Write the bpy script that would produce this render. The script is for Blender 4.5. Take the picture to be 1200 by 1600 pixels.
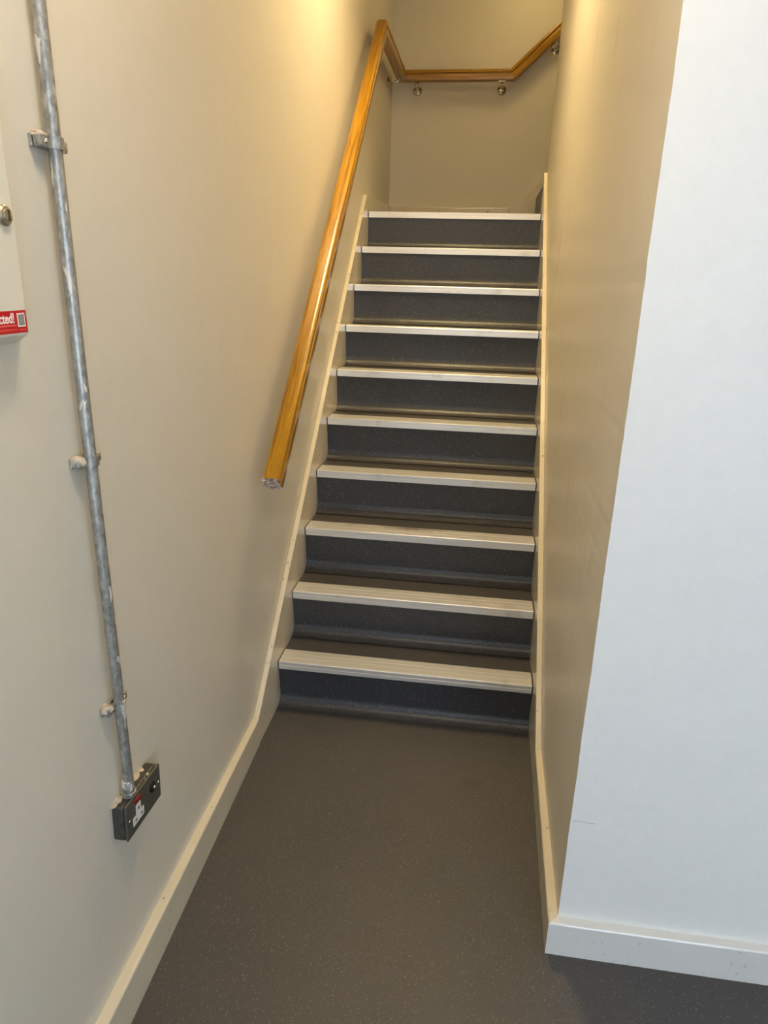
import bpy, bmesh, math, random
from mathutils import Vector, Matrix

random.seed(7)
for o in list(bpy.data.objects):
    bpy.data.objects.remove(o)
SC = bpy.context.scene
COL = SC.collection

# ------------------------------------------------------------------ camera
cd = bpy.data.cameras.new('camera')
cd.sensor_fit = 'HORIZONTAL'
cd.sensor_width = 36.0
cd.lens = 36.0 * 1075.05 / 1200.0
cd.clip_start = 0.02
cam = bpy.data.objects.new('camera', cd)
COL.objects.link(cam)
_r = Vector((0.9897509, 0.1404540, 0.0258033))
_u = Vector((-0.0693627, 0.3148830, 0.9465926))
_f = Vector((-0.1248277, 0.9386807, -0.3213980))
cam.matrix_world = Matrix(((_r.x, _u.x, -_f.x, 0.2053),
                           (_r.y, _u.y, -_f.y, -2.17836),
                           (_r.z, _u.z, -_f.z, 1.55167),
                           (0, 0, 0, 1)))
SC.camera = cam

# ------------------------------------------------------------------ world, exposure
w = bpy.data.worlds.new('world')
SC.world = w
w.use_nodes = True
w.node_tree.nodes['Background'].inputs[0].default_value = (0.75, 0.85, 1.0, 1)
w.node_tree.nodes['Background'].inputs[1].default_value = 0.3
SC.view_settings.view_transform = 'Standard'
SC.view_settings.look = 'None'
SC.view_settings.exposure = 0.0
SC.view_settings.gamma = 1.0
SC.view_settings.use_curve_mapping = False

# strengths of the lights (window and an added glowing door behind the viewer, two ceiling lamps)
ADDED_DOOR_E, ADDED_DOOR_C = 3.2, (0.70, 0.85, 1.0)
WINDOW_E, WINDOW_C = 9.4, (0.66, 0.81, 1.0)
HALL_E, HALL_C = 41.0, (1.0, 0.83, 0.62)
LAND_E, LAND_C = 15.0, (1.0, 0.73, 0.28)
STAIR_E, STAIR_C = 61.0, (1.0, 0.76, 0.38)


# ------------------------------------------------------------------ helpers
def lin(r, g, b):
    def c(v):
        v /= 255.0
        return v / 12.92 if v <= 0.04045 else ((v + 0.055) / 1.055) ** 2.4
    return (c(r), c(g), c(b), 1.0)


class NT:
    """small node-tree helper"""
    def __init__(self, name):
        self.m = bpy.data.materials.new(name)
        self.m.use_nodes = True
        self.t = self.m.node_tree
        self.b = self.t.nodes['Principled BSDF']
        self.pos = None

    def n(self, typ, **kw):
        nd = self.t.nodes.new(typ)
        for k, v in kw.items():
            setattr(nd, k, v)
        return nd

    def l(self, a, b):
        self.t.links.new(a, b)

    def world(self):
        if self.pos is None:
            self.pos = self.n('ShaderNodeNewGeometry').outputs['Position']
        return self.pos

    def mapped(self, src, scale):
        mp = self.n('ShaderNodeMapping')
        mp.inputs['Scale'].default_value = scale
        self.l(src, mp.inputs['Vector'])
        return mp.outputs[0]

    def noise(self, vec, scale, detail=3.0, rough=0.55, dist=0.0):
        nd = self.n('ShaderNodeTexNoise')
        nd.inputs['Scale'].default_value = scale
        nd.inputs['Detail'].default_value = detail
        nd.inputs['Roughness'].default_value = rough
        nd.inputs['Distortion'].default_value = dist
        self.l(vec, nd.inputs['Vector'])
        return nd.outputs['Fac']

    def ramp(self, fac, stops):
        nd = self.n('ShaderNodeValToRGB')
        cr = nd.color_ramp
        while len(cr.elements) < len(stops):
            cr.elements.new(0.5)
        for e, (p, c) in zip(cr.elements, stops):
            e.position = p
            e.color = c if hasattr(c, '__len__') else (c, c, c, 1)
        self.l(fac, nd.inputs[0])
        return nd.outputs[0]

    def mix(self, fac, a, b, mode='MIX'):
        nd = self.n('ShaderNodeMix', data_type='RGBA', blend_type=mode)
        for inp, v in ((nd.inputs[0], fac), (nd.inputs[6], a), (nd.inputs[7], b)):
            if hasattr(v, 'is_linked'):
                self.l(v, inp)
            else:
                inp.default_value = v
        return nd.outputs[2]

    def math(self, op, a, b=None):
        nd = self.n('ShaderNodeMath', operation=op)
        for inp, v in ((nd.inputs[0], a), (nd.inputs[1], b)):
            if v is None:
                continue
            if hasattr(v, 'is_linked'):
                self.l(v, inp)
            else:
                inp.default_value = v
        return nd.outputs[0]

    def bump(self, h, strength, dist=0.002, chain=None):
        nd = self.n('ShaderNodeBump')
        nd.inputs['Strength'].default_value = strength
        nd.inputs['Distance'].default_value = dist
        self.l(h, nd.inputs['Height'])
        if chain is not None:
            self.l(chain, nd.inputs['Normal'])
        return nd.outputs[0]

    def set(self, **kw):
        names = dict(col='Base Color', rough='Roughness', metal='Metallic', normal='Normal',
                     spec='Specular IOR Level', coat='Coat Weight', coat_r='Coat Roughness', aniso='Anisotropic')
        for k, v in kw.items():
            inp = self.b.inputs[names[k]]
            if hasattr(v, 'is_linked'):
                self.l(v, inp)
            else:
                inp.default_value = v
        return self.m


def wall_mat(name, col, rough=0.5, scuff=0.0, spec=0.35):
    t = NT(name)
    p = t.world()
    big = t.noise(p, 1.3, 3)
    c = t.mix(t.ramp(big, [(0.3, 0.0), (0.75, 1.0)]), tuple(v * 0.965 for v in col[:3]) + (1,), col)
    fine = t.noise(p, 38, 4)
    c = t.mix(0.10, c, t.ramp(fine, [(0.3, (0.75, 0.75, 0.73, 1)), (0.7, (1, 1, 1, 1))]), 'MULTIPLY')
    if scuff:
        st = t.noise(t.mapped(p, (9, 9, 1.1)), 1.6, 5, 0.7, 0.6)
        lo = t.noise(p, 2.3, 2)
        m = t.math('MULTIPLY', t.ramp(st, [(0.58, 0.0), (0.74, 1.0)]), t.ramp(lo, [(0.42, 0.0), (0.62, 1.0)]))
        c = t.mix(t.math('MULTIPLY', m, scuff), c, lin(150, 135, 110))
    b1 = t.bump(t.noise(p, 7, 3), 0.25, 0.012)
    b2 = t.bump(t.noise(p, 160, 3), 0.22, 0.0012, b1)
    return t.set(col=c, rough=rough, spec=spec, normal=b2)


def gloss_mat(name, col, chips=0.0, wall=None):
    """oil-gloss painted timber with small chips and grime"""
    t = NT(name)
    p = t.world()
    g = t.noise(p, 5, 4)
    c = t.mix(t.ramp(g, [(0.35, 0.0), (0.7, 1.0)]), tuple(v * 0.93 for v in col[:3]) + (1,), col)
    if chips:
        ch = t.noise(p, 62, 3, 0.6)
        zone = t.noise(p, 4.3, 2)
        m = t.math('MULTIPLY', t.ramp(ch, [(0.64, 0.0), (0.68, 1.0)]), t.ramp(zone, [(0.50, 0.0), (0.58, 1.0)]))
        c = t.mix(t.math('MULTIPLY', m, chips), c, lin(120, 95, 70))
    b = t.bump(t.noise(t.mapped(p, (12, 4, 12)), 3, 2), 0.05, 0.002)
    return t.set(col=c, rough=0.17, spec=0.5, normal=b, coat=0.3, coat_r=0.05)


def vinyl_mat(name, spots=(), rough=0.37):
    t = NT(name)
    p = t.world()
    g = t.noise(p, 2.2, 4)
    c = t.mix(t.ramp(g, [(0.3, 0.0), (0.75, 1.0)]), lin(53, 55, 60), lin(61, 62, 66))
    for sc, thr, colr in ((600, 0.92, lin(116, 114, 112)), (420, 0.97, lin(162, 158, 153)), (560, 0.85, lin(52, 51, 53))):
        v = t.n('ShaderNodeTexVoronoi')
        v.inputs['Scale'].default_value = sc
        t.l(p, v.inputs['Vector'])
        sep = t.n('ShaderNodeSeparateColor')
        t.l(v.outputs['Color'], sep.inputs[0])
        m = t.math('GREATER_THAN', sep.outputs[0], thr)
        near = t.math('LESS_THAN', v.outputs['Distance'], 0.42)
        c = t.mix(t.math('MULTIPLY', m, near), c, colr)
    for (x, y, r) in spots:
        vd = t.n('ShaderNodeVectorMath', operation='DISTANCE')
        t.l(p, vd.inputs[0])
        vd.inputs[1].default_value = (x, y, 0)
        wob = t.math('ADD', vd.outputs['Value'], t.math('MULTIPLY', t.math('SUBTRACT', t.noise(p, 90, 3), 0.5), r * 2.2))
        m = t.ramp(t.math('DIVIDE', wob, r), [(0.6, 1.0), (1.0, 0.0)])
        c = t.mix(t.math('MULTIPLY', m, 0.55), c, lin(28, 25, 24))
    # warm overhead light put into the colour: level faces browner and lighter
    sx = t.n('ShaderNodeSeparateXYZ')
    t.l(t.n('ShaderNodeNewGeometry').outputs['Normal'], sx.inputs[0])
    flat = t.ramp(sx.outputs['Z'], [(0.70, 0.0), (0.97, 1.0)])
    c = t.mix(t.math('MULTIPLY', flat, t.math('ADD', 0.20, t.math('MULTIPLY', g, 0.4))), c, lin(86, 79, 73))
    b = t.bump(t.noise(p, 420, 2), 0.25, 0.0008)
    return t.set(col=c, rough=rough, spec=0.5, normal=b)


def alu_mat(name):
    t = NT(name)
    p = t.world()
    st = t.noise(t.mapped(p, (2.5, 260, 260)), 1.0, 3)
    c = t.mix(t.ramp(st, [(0.3, 0.0), (0.7, 1.0)]), lin(226, 223, 219), lin(246, 244, 241))
    d = t.noise(p, 9, 4)
    c = t.mix(t.ramp(d, [(0.60, 0.0), (0.85, 0.5)]), c, lin(150, 132, 104))
    vd = t.n('ShaderNodeVectorMath', operation='DISTANCE')
    t.l(t.mapped(p, (0.32, 1.4, 1.0)), vd.inputs[0])
    vd.inputs[1].default_value = (-0.03 * 0.32, 0.50 * 1.4, 0.57)
    wob = t.math('ADD', vd.outputs['Value'], t.math('MULTIPLY', t.math('SUBTRACT', t.noise(p, 45, 4), 0.5), 0.06))
    c = t.mix(t.ramp(wob, [(0.0, 0.75), (0.05, 0.0)]), c, lin(112, 88, 50))
    r = t.math('ADD', t.math('MULTIPLY', st, 0.12), 0.30)
    return t.set(col=c, rough=r, metal=0.6, spec=0.5)


def wood_mat(name):
    t = NT(name)
    oc = t.n('ShaderNodeTexCoord').outputs['Object']
    m1 = t.mapped(oc, (1.2, 38, 38))
    g1 = t.noise(m1, 3.0, 4, 0.6, 0.4)
    g2 = t.noise(t.mapped(oc, (4, 160, 160)), 2.4, 3, 0.6, 0.2)
    c = t.ramp(g1, [(0.25, lin(108, 70, 4)), (0.48, lin(164, 115, 7)), (0.75, lin(190, 146, 20))])
    c = t.mix(t.math('MULTIPLY', t.ramp(g2, [(0.52, 0.0), (0.72, 1.0)]), 0.55), c, lin(92, 52, 8))
    chip = t.noise(t.mapped(oc, (1, 2.2, 2.2)), 26, 3, 0.5)
    zone = t.noise(oc, 3.1, 2)
    m = t.math('MULTIPLY', t.ramp(chip, [(0.71, 0.0), (0.73, 1.0)]), t.ramp(zone, [(0.5, 0.0), (0.55, 1.0)]))
    c = t.mix(t.math('MULTIPLY', m, 0.8), c, lin(222, 196, 160))
    b = t.bump(g2, 0.10, 0.001)
    return t.set(col=c, rough=0.28, spec=0.5, normal=b, coat=0.25, coat_r=0.15)


def endgrain_mat(name):
    t = NT(name)
    p = t.world()
    g = t.noise(p, 90, 4)
    c = t.ramp(g, [(0.35, lin(132, 96, 70)), (0.55, lin(205, 190, 176)), (0.7, lin(228, 218, 208))])
    return t.set(col=c, rough=0.8, normal=t.bump(g, 0.5, 0.003))


def galv_mat(name, paint=0.9, base=(198, 197, 192), dark=(128, 127, 122), thr=0.63):
    t = NT(name)
    p = t.world()
    s = t.noise(t.mapped(p, (60, 60, 34)), 2.0, 5, 0.7)
    c = t.mix(t.ramp(s, [(0.3, 0.0), (0.7, 1.0)]), lin(*dark), lin(*base))
    drip = t.noise(t.mapped(p, (1, 1, 0.30)), 62, 3, 0.5, 0.2)
    zone = t.noise(p, 3.4, 2)
    m = t.math('MULTIPLY', t.ramp(drip, [(thr, 0.0), (thr + 0.02, 1.0)]), t.ramp(zone, [(0.40, 0.0), (0.5, 1.0)]))
    m = t.math('MULTIPLY', m, paint)
    c = t.mix(m, c, lin(226, 220, 208))
    inv = t.math('SUBTRACT', 1.0, m)
    rings = t.noise(t.mapped(p, (1, 1, 110)), 1.6, 2)
    b = t.bump(rings, 0.10, 0.002)
    return t.set(col=c, rough=t.math('ADD', t.math('MULTIPLY', s, 0.25), 0.28), metal=t.math('MULTIPLY', inv, 0.7), normal=b)


def plain_mat(name, col, rough=0.5, metal=0.0, spec=0.5, grain=0.06, scale=60, coat=0.0):
    t = NT(name)
    p = t.world()
    g = t.noise(p, scale, 3)
    c = t.mix(t.ramp(g, [(0.3, 0.0), (0.7, 1.0)]), tuple(v * (1 - grain) for v in col[:3]) + (1,), col)
    return t.set(col=c, rough=rough, metal=metal, spec=spec, coat=coat)


def emit_mat(name, col, e):
    t = NT(name)
    t.b.inputs['Base Color'].default_value = (0.8, 0.8, 0.8, 1)
    t.b.inputs['Emission Color'].default_value = tuple(col) + (1,)
    t.b.inputs['Emission Strength'].default_value = e
    return t.m


MAT = {}
MAT['cream'] = wall_mat('magnolia_wall_paint', lin(223, 216, 200), 0.42, scuff=0.0)
MAT['cream_scuff'] = wall_mat('magnolia_wall_paint_scuffed', lin(223, 216, 200), 0.40, scuff=0.55)
MAT['white'] = wall_mat('white_wall_paint', lin(240, 238, 234), 0.5)
MAT['ceil'] = wall_mat('ceiling_paint', lin(236, 232, 224), 0.7)
MAT['gloss'] = gloss_mat('cream_gloss_paint', lin(222, 212, 190), chips=0.7)
MAT['gloss_white'] = gloss_mat('white_gloss_paint', lin(232, 229, 224), chips=0.3)
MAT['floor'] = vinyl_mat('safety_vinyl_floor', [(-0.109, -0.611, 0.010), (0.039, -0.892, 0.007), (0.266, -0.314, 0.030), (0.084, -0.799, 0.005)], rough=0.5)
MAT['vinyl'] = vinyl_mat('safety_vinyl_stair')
MAT['alu'] = alu_mat('aluminium_nosing')
MAT['wood'] = wood_mat('varnished_oak')
MAT['endgrain'] = endgrain_mat('bare_end_grain')
MAT['galv'] = galv_mat('galvanised_steel')
MAT['galv_dirty'] = galv_mat('galvanised_steel_painted_over', paint=1.0, thr=0.56)
MAT['boxmetal'] = galv_mat('grey_metal_clad_box', paint=0.9, base=(104, 102, 96), dark=(74, 73, 69), thr=0.62)
MAT['plate'] = plain_mat('grey_faceplate', lin(98, 96, 88), 0.4, 0.4, grain=0.12)
MAT['plaster'] = plain_mat('peach_filler', lin(214, 196, 172), 0.85, grain=0.25, scale=140)
MAT['chrome'] = plain_mat('polished_chrome', lin(214, 208, 196), 0.16, 1.0)
MAT['white_plastic'] = plain_mat('white_plastic', lin(226, 222, 222), 0.35, grain=0.02)
MAT['cu'] = plain_mat('cream_enclosure', lin(226, 221, 204), 0.35, grain=0.02, scale=8)
MAT['red'] = plain_mat('red_print', lin(196, 12, 24), 0.4, grain=0.03)
MAT['pink'] = plain_mat('pale_red_print', lin(232, 96, 92), 0.45, grain=0.03)
MAT['print_white'] = plain_mat('white_print', lin(250, 236, 232), 0.45, grain=0.02)
MAT['print_grey'] = plain_mat('grey_print', lin(150, 156, 146), 0.5, grain=0.25, scale=260)
MAT['neon'] = plain_mat('red_neon_cap', lin(150, 8, 10), 0.25, grain=0.05)
MAT['black'] = plain_mat('black_plastic', lin(22, 22, 22), 0.25, grain=0.05)
MAT['slot'] = plain_mat('dark_slot', lin(60, 58, 58), 0.6, grain=0.05)
MAT['brass'] = plain_mat('worn_brass_lock', lin(190, 178, 152), 0.35, 0.8, grain=0.2, scale=120)
MAT['seal'] = plain_mat('dark_sealant', lin(40, 36, 32), 0.6, grain=0.2)
MAT['crack'] = plain_mat('paint_crack', lin(120, 118, 120), 0.8, grain=0.1)


def link(o, parent=None):
    COL.objects.link(o)
    if parent is not None:
        o.parent = parent
        off = Vector((0, 0, 0))
        q = parent
        while q is not None:
            off += q.location
            q = q.parent
        o.location = o.location - off
    return o


def mesh(name, verts, faces, mat, parent=None, smooth=False, mats=None, midx=None):
    me = bpy.data.meshes.new(name)
    me.from_pydata([tuple(v) for v in verts], [], faces)
    me.update()
    bm = bmesh.new()
    bm.from_mesh(me)
    bmesh.ops.recalc_face_normals(bm, faces=bm.faces[:])
    bm.to_mesh(me)
    bm.free()
    if mats:
        for m in mats:
            me.materials.append(MAT[m])
        for i, k in enumerate(midx):
            me.polygons[i].material_index = k
    else:
        me.materials.append(MAT[mat])
    if smooth:
        for f in me.polygons:
            f.use_smooth = True
    return link(bpy.data.objects.new(name, me), parent)


def from_bm(name, bm, mat, parent=None, smooth=False):
    bmesh.ops.recalc_face_normals(bm, faces=bm.faces[:])
    me = bpy.data.meshes.new(name)
    bm.to_mesh(me)
    bm.free()
    me.materials.append(MAT[mat])
    if smooth:
        for f in me.polygons:
            f.use_smooth = True
    return link(bpy.data.objects.new(name, me), parent)


def tag(o, label=None, cat=None, group=None, kind=None):
    for k, v in (('label', label), ('category', cat), ('group', group), ('kind', kind)):
        if v:
            o[k] = v
    return o


def empty(name, loc, label, cat, group=None):
    o = bpy.data.objects.new(name, None)
    o.location = loc
    o.empty_display_size = 0.1
    COL.objects.link(o)
    return tag(o, label, cat, group)


def bm_box(bm, lo, hi, bev=0.0, seg=2, M=None):
    v = [bm.verts.new((x, y, z)) for z in (lo[2], hi[2]) for y in (lo[1], hi[1]) for x in (lo[0], hi[0])]
    fs = [bm.faces.new([v[i] for i in f]) for f in ((0, 2, 3, 1), (4, 5, 7, 6), (0, 1, 5, 4), (2, 6, 7, 3), (0, 4, 6, 2), (1, 3, 7, 5))]
    vs = v
    if bev:
        es = list({e for f in fs for e in f.edges})
        r = bmesh.ops.bevel(bm, geom=es, offset=bev, segments=seg, affect='EDGES', profile=0.5)
        vs = list({x for f in r['faces'] for x in f.verts} | {x for x in v if x.is_valid})
    if M is not None:
        for x in vs:
            x.co = M @ x.co


def box(name, lo, hi, mat, parent=None, bev=0.0, M=None, smooth=False, seg=2):
    bm = bmesh.new()
    bm_box(bm, lo, hi, bev, seg)
    if M is not None:
        bmesh.ops.transform(bm, matrix=M, verts=bm.verts[:])
    return from_bm(name, bm, mat, parent, smooth)


def prism(name, poly, axis, a, b, mat, parent=None, bev=0.0, smooth=False):
    """extrude a 2-D polygon: axis 'x' -> poly in (y,z); 'y' -> (x,z); 'z' -> (x,y)"""
    def P(q, t):
        return {'x': (t, q[0], q[1]), 'y': (q[0], t, q[1]), 'z': (q[0], q[1], t)}[axis]
    n = len(poly)
    vs = [P(q, a) for q in poly] + [P(q, b) for q in poly]
    fs = [list(range(n)), list(range(2 * n - 1, n - 1, -1))] + [[i, (i + 1) % n, n + (i + 1) % n, n + i] for i in range(n)]
    o = mesh(name, vs, fs, mat, parent)
    if bev:
        m = o.modifiers.new('bevel', 'BEVEL')
        m.width = bev
        m.segments = 2
        m.limit_method = 'ANGLE'
        m.angle_limit = math.radians(40)
    return o


def loft(name, rings, mat, parent=None, smooth=True, cap=True, closed=True):
    n = len(rings[0])
    vs = [v for r in rings for v in r]
    fs = []
    for k in range(len(rings) - 1):
        for i in range(n if closed else n - 1):
            j = (i + 1) % n
            fs.append([k * n + i, k * n + j, (k + 1) * n + j, (k + 1) * n + i])
    if cap:
        fs.append(list(range(n)))
        fs.append(list(range((len(rings) - 1) * n, len(rings) * n)))
    return mesh(name, vs, fs, mat, parent, smooth)


def frame_of(T):
    T = T.normalized()
    a = Vector((0, 0, 1)) if abs(T.z) < 0.9 else Vector((1, 0, 0))
    U = T.cross(a).normalized()
    return U, T.cross(U).normalized()


def tube(name, pts, r, mat, parent=None, seg=14):
    pts = [Vector(p) for p in pts]
    rings = []
    for i, p in enumerate(pts):
        T = (pts[min(i + 1, len(pts) - 1)] - pts[max(i - 1, 0)])
        if i == 0:
            U, V = frame_of(T)
        else:
            T.normalize()
            U = (U - T * U.dot(T)).normalized()
            V = T.cross(U)
        rr = r[i] if hasattr(r, '__len__') else r
        rings.append([p + (U * math.cos(2 * math.pi * k / seg) + V * math.sin(2 * math.pi * k / seg)) * rr for k in range(seg)])
    return loft(name, rings, mat, parent)


def disc(name, c, axis, prof, mat, parent=None, seg=24):
    """lathe: prof = [(radius, offset along axis)]"""
    c, A = Vector(c), Vector(axis).normalized()
    U, V = frame_of(A)
    rings = [[c + A * h + (U * math.cos(2 * math.pi * k / seg) + V * math.sin(2 * math.pi * k / seg)) * max(r, 1e-5) for k in range(seg)] for r, h in prof]
    o = loft(name, rings, mat, parent, smooth=True)
    m = o.modifiers.new('edge', 'EDGE_SPLIT')
    m.split_angle = math.radians(38)
    return o


def blob(name, c, size, mat, parent=None, seed=0, rough=0.25):
    bm = bmesh.new()
    bmesh.ops.create_icosphere(bm, subdivisions=3, radius=1.0)
    rnd = random.Random(seed)
    ks = [(Vector((rnd.gauss(0, 1), rnd.gauss(0, 1), rnd.gauss(0, 1))).normalized(), rnd.uniform(-1, 1)) for _ in range(14)]
    for v in bm.verts:
        d = sum(a * max(0, v.co.dot(k)) ** 6 for k, a in ks)
        v.co = v.co * (1 + rough * d)
        v.co = Vector((v.co.x * size[0], v.co.y * size[1], v.co.z * size[2])) + Vector(c)
    return from_bm(name, bm, mat, parent, True)


def clone(o, parent, dloc):
    c = o.copy()
    COL.objects.link(c)
    c.parent = parent
    c.location = o.location + Vector(dloc)
    return c


# ------------------------------------------------------------------ dimensions
RISE, GO, N = 0.19, 0.21022, 10
FX = 0.4684                 # inner face of the stringers
YB = 2.87                   # wall beyond the landing
ZL = N * RISE               # landing level
YE = 1.98                   # end of the right-hand wall
ZC = 3.5                   # stairwell ceiling
ZH = 2.65                   # hall ceiling
YH = -4.3                   # hall wall behind the viewer
XH = 2.7                    # hall wall far to the right
YW = -0.86                  # white wall facing the viewer


def wlx(y):                 # left wall surface
    return -0.488 + min(1.25, max(0.0, -0.2 - y)) * 0.0125


def ffx(y):                 # left skirting face
    return -FX + min(1.25, max(0.0, -0.2 - y)) * 0.0185


# ------------------------------------------------------------------ setting: floor, walls, ceilings
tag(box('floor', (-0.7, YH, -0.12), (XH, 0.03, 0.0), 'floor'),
    'speckled dark grey vinyl floor at the foot of the stairs', 'floor', kind='structure')

poly = [(wlx(YH), YH), (wlx(-1.45), -1.45), (wlx(-0.2), -0.2), (-0.488, YB), (-0.72, YB), (-0.72, YH)]
tag(prism('wall_left', poly, 'z', 0, ZC, 'cream'),
    'long magnolia painted wall on the left of the stairs', 'wall', kind='structure')

tag(box('wall_back', (-0.72, YB, 0), (XH, YB + 0.15, ZC), 'cream'),
    'magnolia wall facing the stairs beyond the upper landing', 'wall', kind='structure')

# right-hand wall and white wall share a slightly uneven plastered corner
rnd = random.Random(3)
NZ = 180
jit, v = [], 0.0
for k in range(NZ + 1):
    v = v * 0.72 + rnd.gauss(0, 1) * 0.00028
    jit.append(v)


def ring_wall(name, fp, jits, mats, side_m, label):
    n = len(fp)
    vs, fs, mi = [], [], []
    for k in range(NZ + 1):
        z = ZC * k / NZ
        for i, (x, y) in enumerate(fp):
            j = jits.get(i, 0)
            vs.append((x + (jit[k] - 0.0026 * z) * j, y + (jit[(k * 7 + 3) % (NZ + 1)]) * (0.6 if i == jits.get('corner') else 0), z))
    for k in range(NZ):
        for i in range(n):
            j = (i + 1) % n
            fs.append([k * n + i, k * n + j, (k + 1) * n + j, (k + 1) * n + i])
            mi.append(side_m[i])
    fs.append(list(range(n)))
    mi.append(0)
    fs.append(list(range(NZ * n, NZ * n + n)))
    mi.append(0)
    o = mesh(name, vs, fs, None, mats=mats, midx=mi)
    return tag(o, label, 'wall', kind='structure')


XC = 0.4825
YA = YW + 0.10
XA = XC + 0.0009
ring_wall('wall_front', [(XC, YW), (XC + 0.004, YW), (XH, YW), (XH, YA), (XA, YA)],
          {0: 1, 1: 1, 4: 1, 'corner': 0}, ['white', 'cream_scuff'], [0, 0, 0, 0, 1],
          'white painted wall facing the viewer right of the stairs')
ring_wall('wall_right', [(XA, YA), (0.64, YA), (0.64, YE - 0.12), (XH, YE - 0.12), (XH, YE), (0.488, YE), (0.488, -0.2)],
          {0: 1}, ['cream_scuff'], [0] * 7,
          'scuffed magnolia wall on the right of the stairs')

tag(box('wall_header', (-0.488, YW, ZH), (0.47, YW + 0.1, ZC), 'cream'),
    'wall above the opening to the stairs, out of view', 'wall', kind='structure')
tag(box('ceiling', (-0.72, YH, ZH), (XH, YW, ZH + 0.12), 'ceil'),
    'white hall ceiling above the viewer', 'ceiling', kind='structure')
tag(box('ceiling_stairwell', (-0.72, YW, ZC), (XH + 0.15, YB + 0.15, ZC + 0.12), 'ceil'),
    'white ceiling high above the stairs', 'ceiling', kind='structure')
tag(box('wall_hall_side', (XH, YH, 0), (XH + 0.15, YB, ZC), 'white'),
    'white hall wall far to the right, out of view', 'wall', kind='structure')

# hall wall behind the viewer with a tall glazed opening
bm = bmesh.new()
wx0, wx1, wz0, wz1 = 0.95, 2.25, 0.7, 2.2
dx0, dx1, dz1 = -0.2, 0.7, 2.08
for lo, hi in (((-0.72, YH - 0.15, 0), (dx0, YH, ZC)), ((dx0, YH - 0.15, dz1), (dx1, YH, ZC)), ((dx1, YH - 0.15, 0), (wx0, YH, ZC)), ((wx1, YH - 0.15, 0), (XH + 0.15, YH, ZC)),
               ((wx0, YH - 0.15, 0), (wx1, YH, wz0)), ((wx0, YH - 0.15, wz1), (wx1, YH, ZC))):
    bm_box(bm, lo, hi)
tag(from_bm('wall_hall_rear', bm, 'white'), 'white hall wall with window behind the viewer', 'wall', kind='structure')

MAT['daylight'] = emit_mat('daylit_frosted_glass', WINDOW_C, WINDOW_E)
win = empty('window_1', ((wx0 + wx1) / 2, YH - 0.08, wz0), 'frosted hall window behind the viewer', 'window')
win['kind'] = 'structure'
bm = bmesh.new()
for lo, hi in (((wx0, YH - 0.12, wz0), (wx0 + 0.06, YH - 0.04, wz1)), ((wx1 - 0.06, YH - 0.12, wz0), (wx1, YH - 0.04, wz1)),
               ((wx0 + 0.06, YH - 0.12, wz0), (wx1 - 0.06, YH - 0.04, wz0 + 0.06)), ((wx0 + 0.06, YH - 0.12, wz1 - 0.06), (wx1 - 0.06, YH - 0.04, wz1)),
               ((1.57, YH - 0.12, wz0 + 0.06), (1.63, YH - 0.04, wz1 - 0.06))):
    bm_box(bm, lo, hi)
from_bm('window_frame', bm, 'gloss_white', win)
box('pane', (wx0 + 0.06, YH - 0.09, wz0 + 0.06), (1.57, YH - 0.08, wz1 - 0.06), 'daylight', win)
box('pane', (1.63, YH - 0.09, wz0 + 0.06), (wx1 - 0.06, YH - 0.08, wz1 - 0.06), 'daylight', win)

# glowing door added beside the window for cove highlights and riser fill
MAT['added_door_glass'] = emit_mat('added_door_glow', ADDED_DOOR_C, ADDED_DOOR_E)
door = empty('added_door_1', ((dx0 + dx1) / 2, YH - 0.08, 0), 'added door with glowing glass behind the viewer, lighting the stairs', 'door')
door['kind'] = 'structure'
bm = bmesh.new()
for lo, hi in (((dx0 + 0.003, YH - 0.10, 0.005), (dx0 + 0.10, YH - 0.055, dz1 - 0.004)), ((dx1 - 0.10, YH - 0.10, 0.005), (dx1 - 0.003, YH - 0.055, dz1 - 0.004)),
               ((dx0 + 0.10, YH - 0.10, 0.005), (dx1 - 0.10, YH - 0.055, 0.22)), ((dx0 + 0.10, YH - 0.10, dz1 - 0.11), (dx1 - 0.10, YH - 0.055, dz1 - 0.004))):
    bm_box(bm, lo, hi)
from_bm('added_door_leaf', bm, 'gloss_white', door)
box('pane', (dx0 + 0.10, YH - 0.082, 0.22), (dx1 - 0.10, YH - 0.074, dz1 - 0.11), 'added_door_glass', door)
tube('added_door_handle', [(dx1 - 0.05, YH - 0.055, 1.02), (dx1 - 0.05, YH - 0.01, 1.02), (dx1 - 0.06, YH + 0.002, 1.02), (dx1 - 0.17, YH + 0.002, 1.02)], 0.009, 'chrome', door)


def ceiling_lamp(c, r, matname, col, e, label):
    MAT[matname] = emit_mat(matname, col, e)
    t = empty('ceiling_lamp', c, label, 'lamp')
    disc('lamp_base', c, (0, 0, -1), [(r + 0.02, 0), (r + 0.02, 0.03), (r, 0.035)], 'white_plastic', t)
    disc('lamp_diffuser', c, (0, 0, -1), [(r - 0.005, 0.034), (r - 0.008, 0.05), (r * 0.8, 0.066), (r * 0.45, 0.074), (0, 0.077)], matname, t)


ceiling_lamp((0.02, -1.4, ZH), 0.17, 'hall_lamp_diffuser', HALL_C, HALL_E, 'round ceiling lamp in the hall above the viewer')
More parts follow.
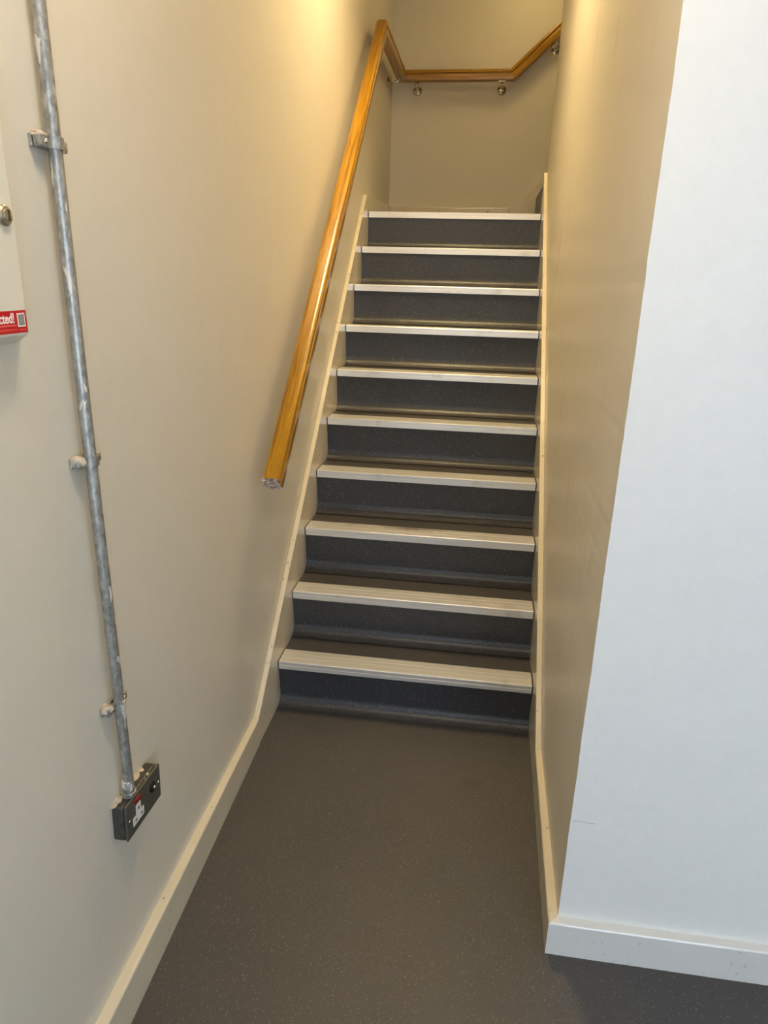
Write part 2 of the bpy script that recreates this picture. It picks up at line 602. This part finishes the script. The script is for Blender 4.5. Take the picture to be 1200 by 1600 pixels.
# can-shaped downlight: its diffuser sits up inside the can
MAT['stair_lamp_diffuser'] = emit_mat('stair_lamp_diffuser', STAIR_C, STAIR_E)
DLC = (0.0, 0.72, ZC)
dl = empty('downlight', DLC, 'wide drum lamp on the ceiling above the middle of the stairs', 'lamp')
disc('lamp_drum', DLC, (0, 0, -1), [(0.0, 0.0), (0.272, 0.0), (0.275, 0.004), (0.275, 0.298), (0.272, 0.300), (0.267, 0.300), (0.265, 0.296), (0.265, 0.03), (0.0, 0.028)], 'white_plastic', dl, 40)
disc('lamp_diffuser', DLC, (0, 0, -1), [(0.260, 0.031), (0.258, 0.036), (0.0, 0.037)], 'stair_lamp_diffuser', dl, 40)
ceiling_lamp((0.40, 2.3, ZC), 0.16, 'landing_lamp_diffuser', LAND_C, LAND_E, 'round warm ceiling lamp high above the landing')


# ------------------------------------------------------------------ skirting boards
def board_profile(t, h, r=0.006):
    """(distance from wall, height): bull-nosed front top edge"""
    pts = [(0, 0), (t, 0), (t, h - r)]
    for k in range(1, 5):
        a = k * math.pi / 8
        pts.append((t - r + r * math.cos(a), h - r + r * math.sin(a)))
    pts.append((0, h))
    return pts


def skirting(name, p0, p1, h0, h1, out, t0, t1, mat, label, mit0=None, mit1=None):
    """board from p0 to p1 along the wall; out = outward direction; mitre: shift of front at end"""
    rings = []
    p0, p1, out = Vector(p0), Vector(p1), Vector(out)
    K = 24
    for k in range(K + 1):
        f = k / K
        b = p0.lerp(p1, f)
        h = h0 + (h1 - h0) * f
        t = t0 + (t1 - t0) * f
        wob = (0.0006 * math.sin(f * 23 + h0 * 900) + 0.0005 * math.sin(f * 51)) * (0.0 if p0.z > 1 else 0.5)
        ring = []
        for d, z in board_profile(t, h):
            q = b + out * (d + (wob if d > 0 else 0)) + Vector((0, 0, z))
            if k == 0 and mit0 is not None:
                q += Vector(mit0) * d
            if k == K and mit1 is not None:
                q += Vector(mit1) * d
            ring.append(q)
        rings.append(ring)
    o = loft(name, rings, mat, smooth=False)
    return tag(o, label, 'skirting board', kind='structure')


YJ = -0.2375       # where floor skirting meets stair stringer
# left
rings = []
K = 40
for k in range(K + 1):
    y = YH + 0.001 + (YJ - YH - 0.001) * k / K
    h = 0.1045 - (y - YJ) * 0.005
    rings.append([Vector((wlx(y) + d, y, z)) for d, z in board_profile(ffx(y) - wlx(y), min(h, 0.115))])
tag(loft('baseboard_left', rings, 'gloss', smooth=False), 'cream gloss skirting along the left wall floor edge', 'skirting board', kind='structure')
# right of the stairs, mitred round the corner to the white wall
skirting('baseboard_right', (XC, YW, 0), (0.488, YJ, 0), 0.098, 0.1045, (-1, 0, 0), 0.0235, 0.0196, 'gloss',
         'short cream gloss skirting between stairs and wall corner', mit0=(0, -1.0, 0))
skirting('baseboard_front', (XC, YW, 0), (XH, YW, 0), 0.098, 0.106, (0, -1, 0), 0.0235, 0.0235, 'gloss_white',
         'white gloss skirting along the foot of the white wall', mit0=(-1.0, 0, 0))
# landing
skirting('baseboard_landing_left', (-0.488, 1.905, ZL), (-0.488, YB, ZL), 0.085, 0.112, (1, 0, 0), 0.0196, 0.0196, 'gloss',
         'cream gloss skirting on left wall beside the landing')
skirting('baseboard_landing_back', (-FX, YB, ZL), (0.312, YB, ZL), 0.112, 0.116, (0, -1, 0), 0.02, 0.02, 'gloss',
         'cream gloss skirting along the far landing wall')

# ------------------------------------------------------------------ staircase
stair = empty('staircase', (0, 0, 0), 'straight flight of ten dark grey vinyl steps with aluminium nosings', 'staircase')
SETB = 0.004
RC = 0.042
RAKE = 0.022                # the riser leans back below its nosing


def step_profile(depth):
    """one step in (y, z) relative to its nosing front and its lower level"""
    p = []
    for k in range(9):                     # coved foot of the riser
        a = math.pi / 2 * k / 8
        p.append((RAKE - RC + RC * math.sin(a), RC - RC * math.cos(a) + 0.0008))
    top = RISE - 0.003
    p += [(SETB, top - 0.004), (SETB + 0.002, top), (RAKE + depth, top), (RAKE + depth, 0.0008)]
    return p


NOSE_D, NOSE_H = 0.0935, 0.031


def nosing_profile():
    """aluminium stair edging with shallow ribs, relative to the nosing front edge at the tread level"""
    p = [(0.0, -NOSE_H), (0.0, -0.0165), (0.0006, -0.016), (0.0006, -0.0145), (0.0, -0.014), (0.0, -0.002), (0.0015, 0.0)]
    y = 0.005
    for w in (0.024, 0.024, 0.024):
        p += [(y, 0.0), (y + 0.0004, -0.0006), (y + 0.0010, -0.0006), (y + 0.0014, 0.0)]
        y += w + 0.003
    p += [(NOSE_D - 0.002, 0.0), (NOSE_D, -0.0012), (NOSE_D, -0.003), (SETB, -0.003), (SETB - 0.0002, -NOSE_H)]
    return p


def build_step(parent, xa, xb, name='step', depth=GO):
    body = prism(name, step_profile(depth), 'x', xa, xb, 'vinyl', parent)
    for f in body.data.polygons:
        f.use_smooth = abs(f.normal.x) < 0.5
    body.modifiers.new('edge', 'EDGE_SPLIT').split_angle = math.radians(32)
    return body


W2 = FX - 0.0006
base_step = build_step(stair, -W2, W2)
noseme = prism('nosing', [(y, z + RISE) for y, z in nosing_profile()], 'x', -FX + 0.0035, FX - 0.0035, 'alu', base_step)
sealme = prism('sealant', [(0.0015, RISE - 0.033), (0.0015, RISE - 0.0015), (NOSE_D, RISE - 0.0015), (NOSE_D, RISE - 0.0035), (0.0035, RISE - 0.0035), (0.0035, RISE - 0.033)],
               'x', -FX + 0.0004, -FX + 0.0034, 'seal', base_step)
sealme2 = prism('sealant', [(0.0015, RISE - 0.033), (0.0015, RISE - 0.0015), (NOSE_D, RISE - 0.0015), (NOSE_D, RISE - 0.0035), (0.0035, RISE - 0.0035), (0.0035, RISE - 0.033)],
                'x', FX - 0.0034, FX - 0.0004, 'seal', base_step)
for i in range(1, N):
    b = clone(base_step, stair, (0, GO * i, RISE * i))
    for ch in (noseme, sealme, sealme2):
        c = clone(ch, b, (0, 0, 0))
# the top step runs on as the landing
top_y = GO * (N - 1) + RAKE + GO
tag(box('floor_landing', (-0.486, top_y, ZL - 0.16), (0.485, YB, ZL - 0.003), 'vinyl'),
    'dark grey vinyl landing at the head of the stairs', 'floor', kind='structure')

# sloping stringers either side, thin cream gloss boards above the steps
S0 = (YJ, 0.1045)
S1 = (1.83, 1.977)
sl = (S1[1] - S0[1]) / (S1[0] - S0[0])


def stringer(name, x_wall, x_face, y_end, flat):
    top = [S0, S1]
    poly = [(YJ, 0.0008), S0]
    K = 26
    r2 = random.Random(11 if x_face < 0 else 12)
    for k in range(1, K + 1):
        f = k / K
        y = S0[0] + (S1[0] - S0[0]) * f
        poly.append((y, S0[1] + sl * (y - S0[0]) + (r2.uniform(-0.0012, 0.0012) if k < K else 0)))
    if flat:
        poly += [(1.905, ZL + 0.085), (1.905, ZL - 0.17), (0.1, 0.0008)]
    else:
        poly += [(y_end, S1[1] + sl * (y_end - S1[0])), (y_end, ZL - 0.17), (0.1, 0.0008)]
    return prism(name, poly, 'x', x_wall, x_face, 'gloss', stair, bev=0.0025)


stringer('stringer', -0.4878, -FX, 1.9, True)
stringer('stringer', 0.4878, FX, YE - 0.002, False)

# ------------------------------------------------------------------ upper flight turning right off the landing
up = empty('upper_staircase', (0.49, (YE + YB) / 2, ZL), 'short upper flight rising right behind the end of the wall', 'staircase')
UX = 0.487
UR = 0.205
for i in range(3):
    x0 = UX + GO * i
    z0 = ZL + UR * i
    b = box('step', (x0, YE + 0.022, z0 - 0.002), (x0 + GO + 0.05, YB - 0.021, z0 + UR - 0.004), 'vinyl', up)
    box('nosing', (x0 - 0.004, YE + 0.024, z0 + UR - 0.033), (x0 + 0.088, YB - 0.023, z0 + UR), 'alu', b, bev=0.001)
p = [(0.312, ZL + 0.0005), (0.312, ZL + 0.116), (1.20, ZL + 0.116 + 0.888 * 0.80), (1.20, ZL + 0.35)]
p = [(0.3125, ZL + 0.0005), (0.3125, ZL + 0.116), (1.12, ZL + 0.116 + 0.8075 * 0.83), (1.12, ZL + 0.0005)]
prism('stringer', p, 'y', YB - 0.0205, YB - 0.0005, 'gloss', up, bev=0.006)

# ------------------------------------------------------------------ handrail
rail = empty('handrail', (-0.4175, -0.17, 0.93), 'varnished golden oak handrail climbing the left wall and round the landing', 'handrail')
RW, RH = 0.0275, 0.0325
half = [(0.0, RH), (0.012, RH - 0.0004), (0.020, RH - 0.002), (0.0255, RH - 0.006), (RW, RH - 0.012), (RW, 0.0140), (RW - 0.002, 0.0115),
        (RW - 0.0065, 0.0105), (RW - 0.0075, 0.0075), (RW - 0.0065, 0.0045), (RW - 0.002, 0.0035), (RW, 0.001), (RW, -RH + 0.007), (0.0255, -RH + 0.0025),
        (0.020, -RH), (0.008, -RH)]
PROF = half + [(-u, v) for u, v in reversed(half) if u > 0]
RP = [Vector((-0.4175, -0.169, 0.931)), Vector((-0.4175, 1.911, 2.7675)), Vector((-0.4175, 2.80, 2.7675)), Vector((0.272, 2.80, 2.7675)), Vector((0.98, 2.80, 2.7675 + 0.708 * 0.90))]


def rail_piece(i):
    A, B = RP[i], RP[i + 1]
    T = (B - A).normalized()
    U = T.cross(Vector((0, 0, 1))).normalized()
    V = U.cross(T).normalized()
    n0 = T if i == 0 else (T + (RP[i] - RP[i - 1]).normalized()).normalized()
    n1 = T if i == len(RP) - 2 else (T + (RP[i + 2] - RP[i + 1]).normalized()).normalized()
    R3 = Matrix((T, U, V)).transposed()
    Mx = R3.to_4x4()
    Mx.translation = A
    L = (B - A).length
    K = max(2, int(L / 0.04))
    rings = []
    r3 = random.Random(50 + i)
    for k in range(K + 1):
        ring = []
        for (u, v) in PROF:
            o = U * u + V * v
            if k == 0:
                t = -n0.dot(o) / n0.dot(T)
            elif k == K:
                t = L - n1.dot(o) / n1.dot(T)
            else:
                t = L * k / K
            ring.append((t, u, v))
        rings.append(ring)
    ob = loft('rail', rings, 'wood', None, smooth=True)
    ob.modifiers.new('edge', 'EDGE_SPLIT').split_angle = math.radians(35)
    ob.matrix_world = Mx
    if i == 0:
        ob.data.materials.append(MAT['endgrain'])
        for f in ob.data.polygons:
            if len(f.vertices) > 6 and f.center.x < 0.05:
                f.material_index = 1
                f.use_smooth = False
    loc = ob.location.copy()
    ob.parent = rail
    ob.location = loc - rail.location
    return ob


for i in range(4):
    rail_piece(i)

# splintered lower end of the rail
T0 = (RP[1] - RP[0]).normalized()
for k, (du, dv, s) in enumerate(((-0.024, 0.020, 0.006), (-0.026, -0.012, 0.007), (0.004, -0.028, 0.006), (0.020, -0.020, 0.005), (-0.010, 0.008, 0.006))):
    V0 = Vector((1, 0, 0)).cross(T0)
    c = RP[0] + Vector((1, 0, 0)) * du + V0 * dv + T0 * 0.001
    blob('splinter', c, (s * 1.3, s * 0.6, s), 'endgrain', rail, seed=k + 3, rough=0.5)


def bracket(wall_pt, out, rail_c, along):
    """rose on the wall, curved arm, small saddle plate under the rail"""
    wp, out, rc = Vector(wall_pt), Vector(out), Vector(rail_c)
    b = disc('bracket', wp, out, [(0.029, 0.0), (0.029, 0.003), (0.026, 0.006), (0.014, 0.009), (0.010, 0.013), (0, 0.0135)], 'chrome', rail, 22)
    pts = []
    p0, p1 = wp + out * 0.010, Vector((rc.x, rc.y, rc.z))
    hx = (Vector((p1.x, p1.y, 0)) - Vector((p0.x, p0.y, 0)))
    L = hx.length
    rb = min(0.016, (p1.z - p0.z) * 0.6)
    hd = hx / L
    pts.append(p0 + hd * (L - rb) * 0.5)
    for k in range(9):
        a = k / 8 * math.pi / 2
        pts.append(p0 + hd * (L - rb + rb * math.sin(a)) + Vector((0, 0, rb * (1 - math.cos(a)))))
    pts.append(p1)
    pts.insert(0, wp + out * 0.002)
    tube('arm', pts, 0.0070, 'chrome', b, 12)
    al = Vector(along).normalized()
    side = Vector((0, 0, 1)).cross(al).normalized()
    up_ = al.cross(side)
    M = Matrix((al, side, up_)).transposed().to_4x4()
    M.translation = rc
    box('saddle_plate', (-0.022, -0.011, -0.004), (0.022, 0.011, 0.0004), 'chrome', b, bev=0.001, M=M)
    for s in (-1, 1):
        disc('screw', M @ Vector((0.015 * s, 0, -0.004)), -up_, [(0.0032, 0), (0.0026, 0.0016), (0, 0.0018)], 'chrome', b, 10)
    return b


zb = 2.7675 - RH
for bx in (-0.322, 0.213):
    bracket((bx, YB, zb - 0.034), (0, -1, 0), (bx, 2.80, zb), (1, 0, 0))
Trise = (RP[4] - RP[3]).normalized()


def under(i, f):
    A, B = RP[i], RP[i + 1]
    T = (B - A).normalized()
    U = T.cross(Vector((0, 0, 1))).normalized()
    V = U.cross(T)
    return A.lerp(B, f) - V * RH, T


q, T = under(3, 0.33)
bracket((q.x, YB, q.z - 0.034), (0, -1, 0), q, T)
for f in (0.10, 0.84):
    q, T = under(1, f)
    bracket((-0.488, q.y, q.z - 0.034), (1, 0, 0), q, T)

# ------------------------------------------------------------------ electrical conduit
CX, CY, CR = -0.4575, -1.094, 0.0105
con = empty('electrical_conduit', (CX, CY, 0.535), 'vertical galvanised steel conduit clipped to left wall above socket', 'conduit')
pts = []
for k in range(60):
    z = 0.528 + (ZH - 0.528) * k / 59
    pts.append((CX + 0.0012 * math.sin(z * 2.1), CY + 0.0018 * math.sin(z * 3.3 + 0.7), z))
tube('pipe', pts, CR, 'galv', con, 20)
disc('coupler', (CX, CY, 0.522), (0, 0, 1), [(0.0150, 0.0), (0.0150, 0.009), (0.0128, 0.0095), (0.0128, 0.036), (0.0118, 0.0375), (0.0106, 0.0375)], 'galv_dirty', con, 20)


def saddle(z, mat, filler):
    xw = wlx(CY)
    h = 0.0085
    s = box('saddle', (xw - 0.001, CY - 0.037, z - h), (xw + 0.006, CY + 0.037, z + h), mat, con, bev=0.001)
    # strap bent over the pipe
    inn, outr = [], []
    for k in range(17):
        a = -math.pi / 2 + math.pi * k / 16
        inn.append((CX + 0.0106 * math.cos(a), CY + 0.0106 * math.sin(a)))
        outr.append((CX + 0.0138 * math.cos(a), CY + 0.0138 * math.sin(a)))
    poly = [(xw + 0.006, CY - 0.0106)] + inn + [(xw + 0.006, CY + 0.0106), (xw + 0.006, CY + 0.0138)] + outr[::-1] + [(xw + 0.006, CY - 0.0138)]
    prism('strap', poly, 'z', z - h, z + h, mat, s)
    for sg in (-1, 1):
        yc = CY + sg * 0.0245
        box('foot', (xw + 0.006, yc - 0.0122, z - h - 0.0008), (xw + 0.0195, yc + 0.0122, z + h + 0.0008), mat, s, bev=0.0045, seg=3)
        disc('screw', (xw + 0.0195, yc + sg * -0.003, z), (1, 0, 0), [(0.005, 0), (0.0048, 0.0012), (0.0035, 0.0026), (0, 0.003)], 'chrome', s, 14)
    if filler:
        blob('filler_blob', (xw + 0.010, CY - 0.0265, z + h * filler[0]), (0.0115, 0.0125, 0.0075 * filler[1]), 'plaster', s, seed=int(z * 100), rough=0.4)
    return s


saddle(1.732, 'galv', (1.0, 0.7))
saddle(1.238, 'galv_dirty', (0.45, 1.3))
saddle(0.742, 'galv_dirty', (0.4, 1.3))

# ------------------------------------------------------------------ metal-clad socket on the wall
XW = wlx(-1.06)
sock = empty('wall_socket', (XW, -1.06, 0.436), 'grey metal single socket with white insert under the conduit', 'socket')
Msk = Matrix.Translation((XW, -1.06, 0.4765)) @ Matrix.Rotation(math.radians(-3.2), 4, 'X')
D = 0.033
box('back_box', (-0.001, -0.0752, -0.0416), (D - 0.0055, 0.0752, 0.0416), 'boxmetal', sock, bev=0.006, M=Msk, seg=3)
fp = box('faceplate', (D - 0.0058, -0.0755, -0.042), (D, 0.0755, 0.042), 'plate', sock, bev=0.0028, M=Msk, seg=3)


def on_face(y, z):
    return y + 1.06, z - 0.4765 + (y + 1.06) * 0.056


def fbox(name, y0, y1, z0, z1, mat, parent, d0=-0.001, d1=0.0012, bev=0.0004):
    return box(name, (D + d0, y0, z0), (D + d1, y1, z1), mat, parent, bev=bev, M=Msk)


# white T-shaped socket insert, pin slots
ins = [(-0.052, -0.0225), (-0.007, -0.0225), (-0.007, -0.004), (-0.019, -0.004), (-0.019, 0.0175), (-0.038, 0.0175), (-0.038, -0.004), (-0.052, -0.004)]
vs = [Msk @ Vector((D - 0.001, y, z)) for y, z in ins] + [Msk @ Vector((D + 0.0014, y, z)) for y, z in ins]
nI = len(ins)
insert = mesh('socket_insert', vs, [list(range(nI)), list(range(nI, 2 * nI))] + [[i, (i + 1) % nI, nI + (i + 1) % nI, nI + i] for i in range(nI)], 'white_plastic', sock)
fbox('pin_slot', -0.0305, -0.0265, 0.003, 0.011, 'slot', insert, 0.0012, 0.0018, 0)
fbox('pin_slot', -0.0445, -0.0375, -0.0155, -0.0115, 'slot', insert, 0.0012, 0.0018, 0)
fbox('pin_slot', -0.0205, -0.0135, -0.0155, -0.0115, 'slot', insert, 0.0012, 0.0018, 0)
fbox('neon_indicator', -0.0405, -0.0165, 0.0235, 0.0325, 'neon', sock, -0.001, 0.002, 0.0008)
kc = Msk @ Vector((D, 0.035, 0.0095))
kx = (Msk.to_3x3() @ Vector((1, 0, 0)))
key = disc('key_switch', kc, kx, [(0.0118, -0.001), (0.0118, 0.003), (0.0100, 0.0045), (0.0062, 0.0045), (0.0055, 0.007), (0, 0.0074)], 'black', sock, 22)
disc('key_barrel', kc + kx * 0.0072 + Vector((0, -0.001, 0.002)), kx, [(0.0036, 0), (0.0032, 0.0015), (0, 0.0018)], 'chrome', key, 12)
for yy in (-0.0635, 0.0665):
    disc('screw', Msk @ Vector((D, yy, 0.0)), kx, [(0.0038, 0), (0.0033, 0.001), (0, 0.0013)], 'chrome', sock, 14)
for k, (yy, xx, s) in enumerate(((-0.055, 0.006, 0.011), (-0.030, 0.007, 0.009), (0.020, 0.004, 0.010), (0.044, 0.005, 0.008), (-0.070, 0.004, 0.008))):
    blob('filler_blob', Msk @ Vector((xx, yy, 0.0405)), (s * 0.8, s * 1.5, s * 0.42), 'plaster', sock, seed=20 + k, rough=0.45)

# ------------------------------------------------------------------ wall enclosure at the left edge with a red sticker
XE = -0.436
YR = -1.246           # visible far edge of its front
cu = empty('electrical_enclosure', (wlx(-1.4), -1.42, 1.44), 'cream electrical enclosure on left wall with red sticker', 'enclosure')
xwall = wlx(-1.25) - 0.002
Z0, Z1 = 1.462, 2.02
YL = -1.64


def ringbox(x, yl, yr, z0, z1, r=0.012, seg=4):
    out = []
    for cyy, czz, a0 in ((yr - r, z1 - r, 0), (yl + r, z1 - r, 90), (yl + r, z0 + r, 180), (yr - r, z0 + r, 270)):
        for k in range(seg + 1):
            a = math.radians(a0 + 90 * k / seg)
            out.append(Vector((x, cyy + r * math.cos(a), czz + r * math.sin(a))))
    return out


rg = [ringbox(xwall, YL - 0.02, YR + 0.03, Z0 - 0.014, Z1 + 0.02), ringbox(xwall + 0.006, YL - 0.02, YR + 0.03, Z0 - 0.0135, Z1 + 0.02),
      ringbox(XE - 0.003, YL, YR, Z0, Z1, 0.006), ringbox(XE - 0.0008, YL + 0.001, YR - 0.001, Z0 + 0.0008, Z1 - 0.001, 0.006), ringbox(XE, YL + 0.003, YR - 0.003, Z0 + 0.003, Z1 - 0.003, 0.006)]
body = loft('enclosure_body', rg, 'cu', cu, smooth=False)
lk = disc('lock', (XE, -1.268, 1.618), (1, 0, 0), [(0.0135, 0), (0.0135, 0.003), (0.011, 0.0055), (0.0085, 0.0055), (0.008, 0.0075), (0, 0.0085)], 'brass', cu, 24)
box('keyhole', (XE + 0.0075, -1.2695, 1.611), (XE + 0.0092, -1.2665, 1.625), 'slot', lk)

SY1 = -1.250           # right end of the sticker
st = box('sticker', (XE - 0.0002, -1.385, 1.4665), (XE + 0.0006, SY1, 1.4965), 'red', cu)
st['label'] = 'red printed sticker with white letters'


def text_on(body_txt, size, y_right, z_base, mat, parent, sx=1.0):
    cu_ = bpy.data.curves.new('txt', 'FONT')
    cu_.body = body_txt
    cu_.size = size
    cu_.align_x = 'RIGHT'
    cu_.offset = size * 0.022
    cu_.extrude = 0.0002
    to = bpy.data.objects.new('txt', cu_)
    COL.objects.link(to)
    dg = bpy.context.evaluated_depsgraph_get()
    me = bpy.data.meshes.new_from_object(to.evaluated_get(dg))
    bpy.data.objects.remove(to)
    for v_ in me.vertices:
        x, y, z = v_.co
        v_.co = (XE + 0.0007 + z, y_right + x * sx, z_base + y)
    me.materials.clear()
    me.materials.append(MAT[mat])
    o = bpy.data.objects.new('lettering', me)
    return link(o, parent)


text_on('cted!', 0.0185, SY1 - 0.0265, 1.4806, 'print_white', st, 0.86)
box('print_line', (XE + 0.0005, -1.385, 1.4758), (XE + 0.0009, SY1 - 0.024, 1.4780), 'pink', st)
box('print_line', (XE + 0.0005, -1.385, 1.4708), (XE + 0.0009, SY1 - 0.024, 1.4720), 'pink', st)
box('print_line', (XE + 0.0005, SY1 - 0.0195, 1.4700), (XE + 0.0009, SY1 - 0.0045, 1.4712), 'pink', st)
pp = box('print_patch', (XE + 0.0005, SY1 - 0.0205, 1.4745), (XE + 0.0009, SY1 - 0.004, 1.4930), 'print_white', st)
box('print_patch', (XE + 0.0008, SY1 - 0.0187, 1.4763), (XE + 0.0011, SY1 - 0.0058, 1.4912), 'print_grey', st)

# hairline crack in the white wall paint
wf = bpy.data.objects['wall_front']
tube('crack', [(0.487, YW + 0.0003, 0.3855), (0.503, YW + 0.0003, 0.3875), (0.520, YW + 0.0003, 0.3850), (0.534, YW + 0.0003, 0.3846)], [0.0006, 0.0005, 0.0005, 0.0009], 'crack', wf, 6)
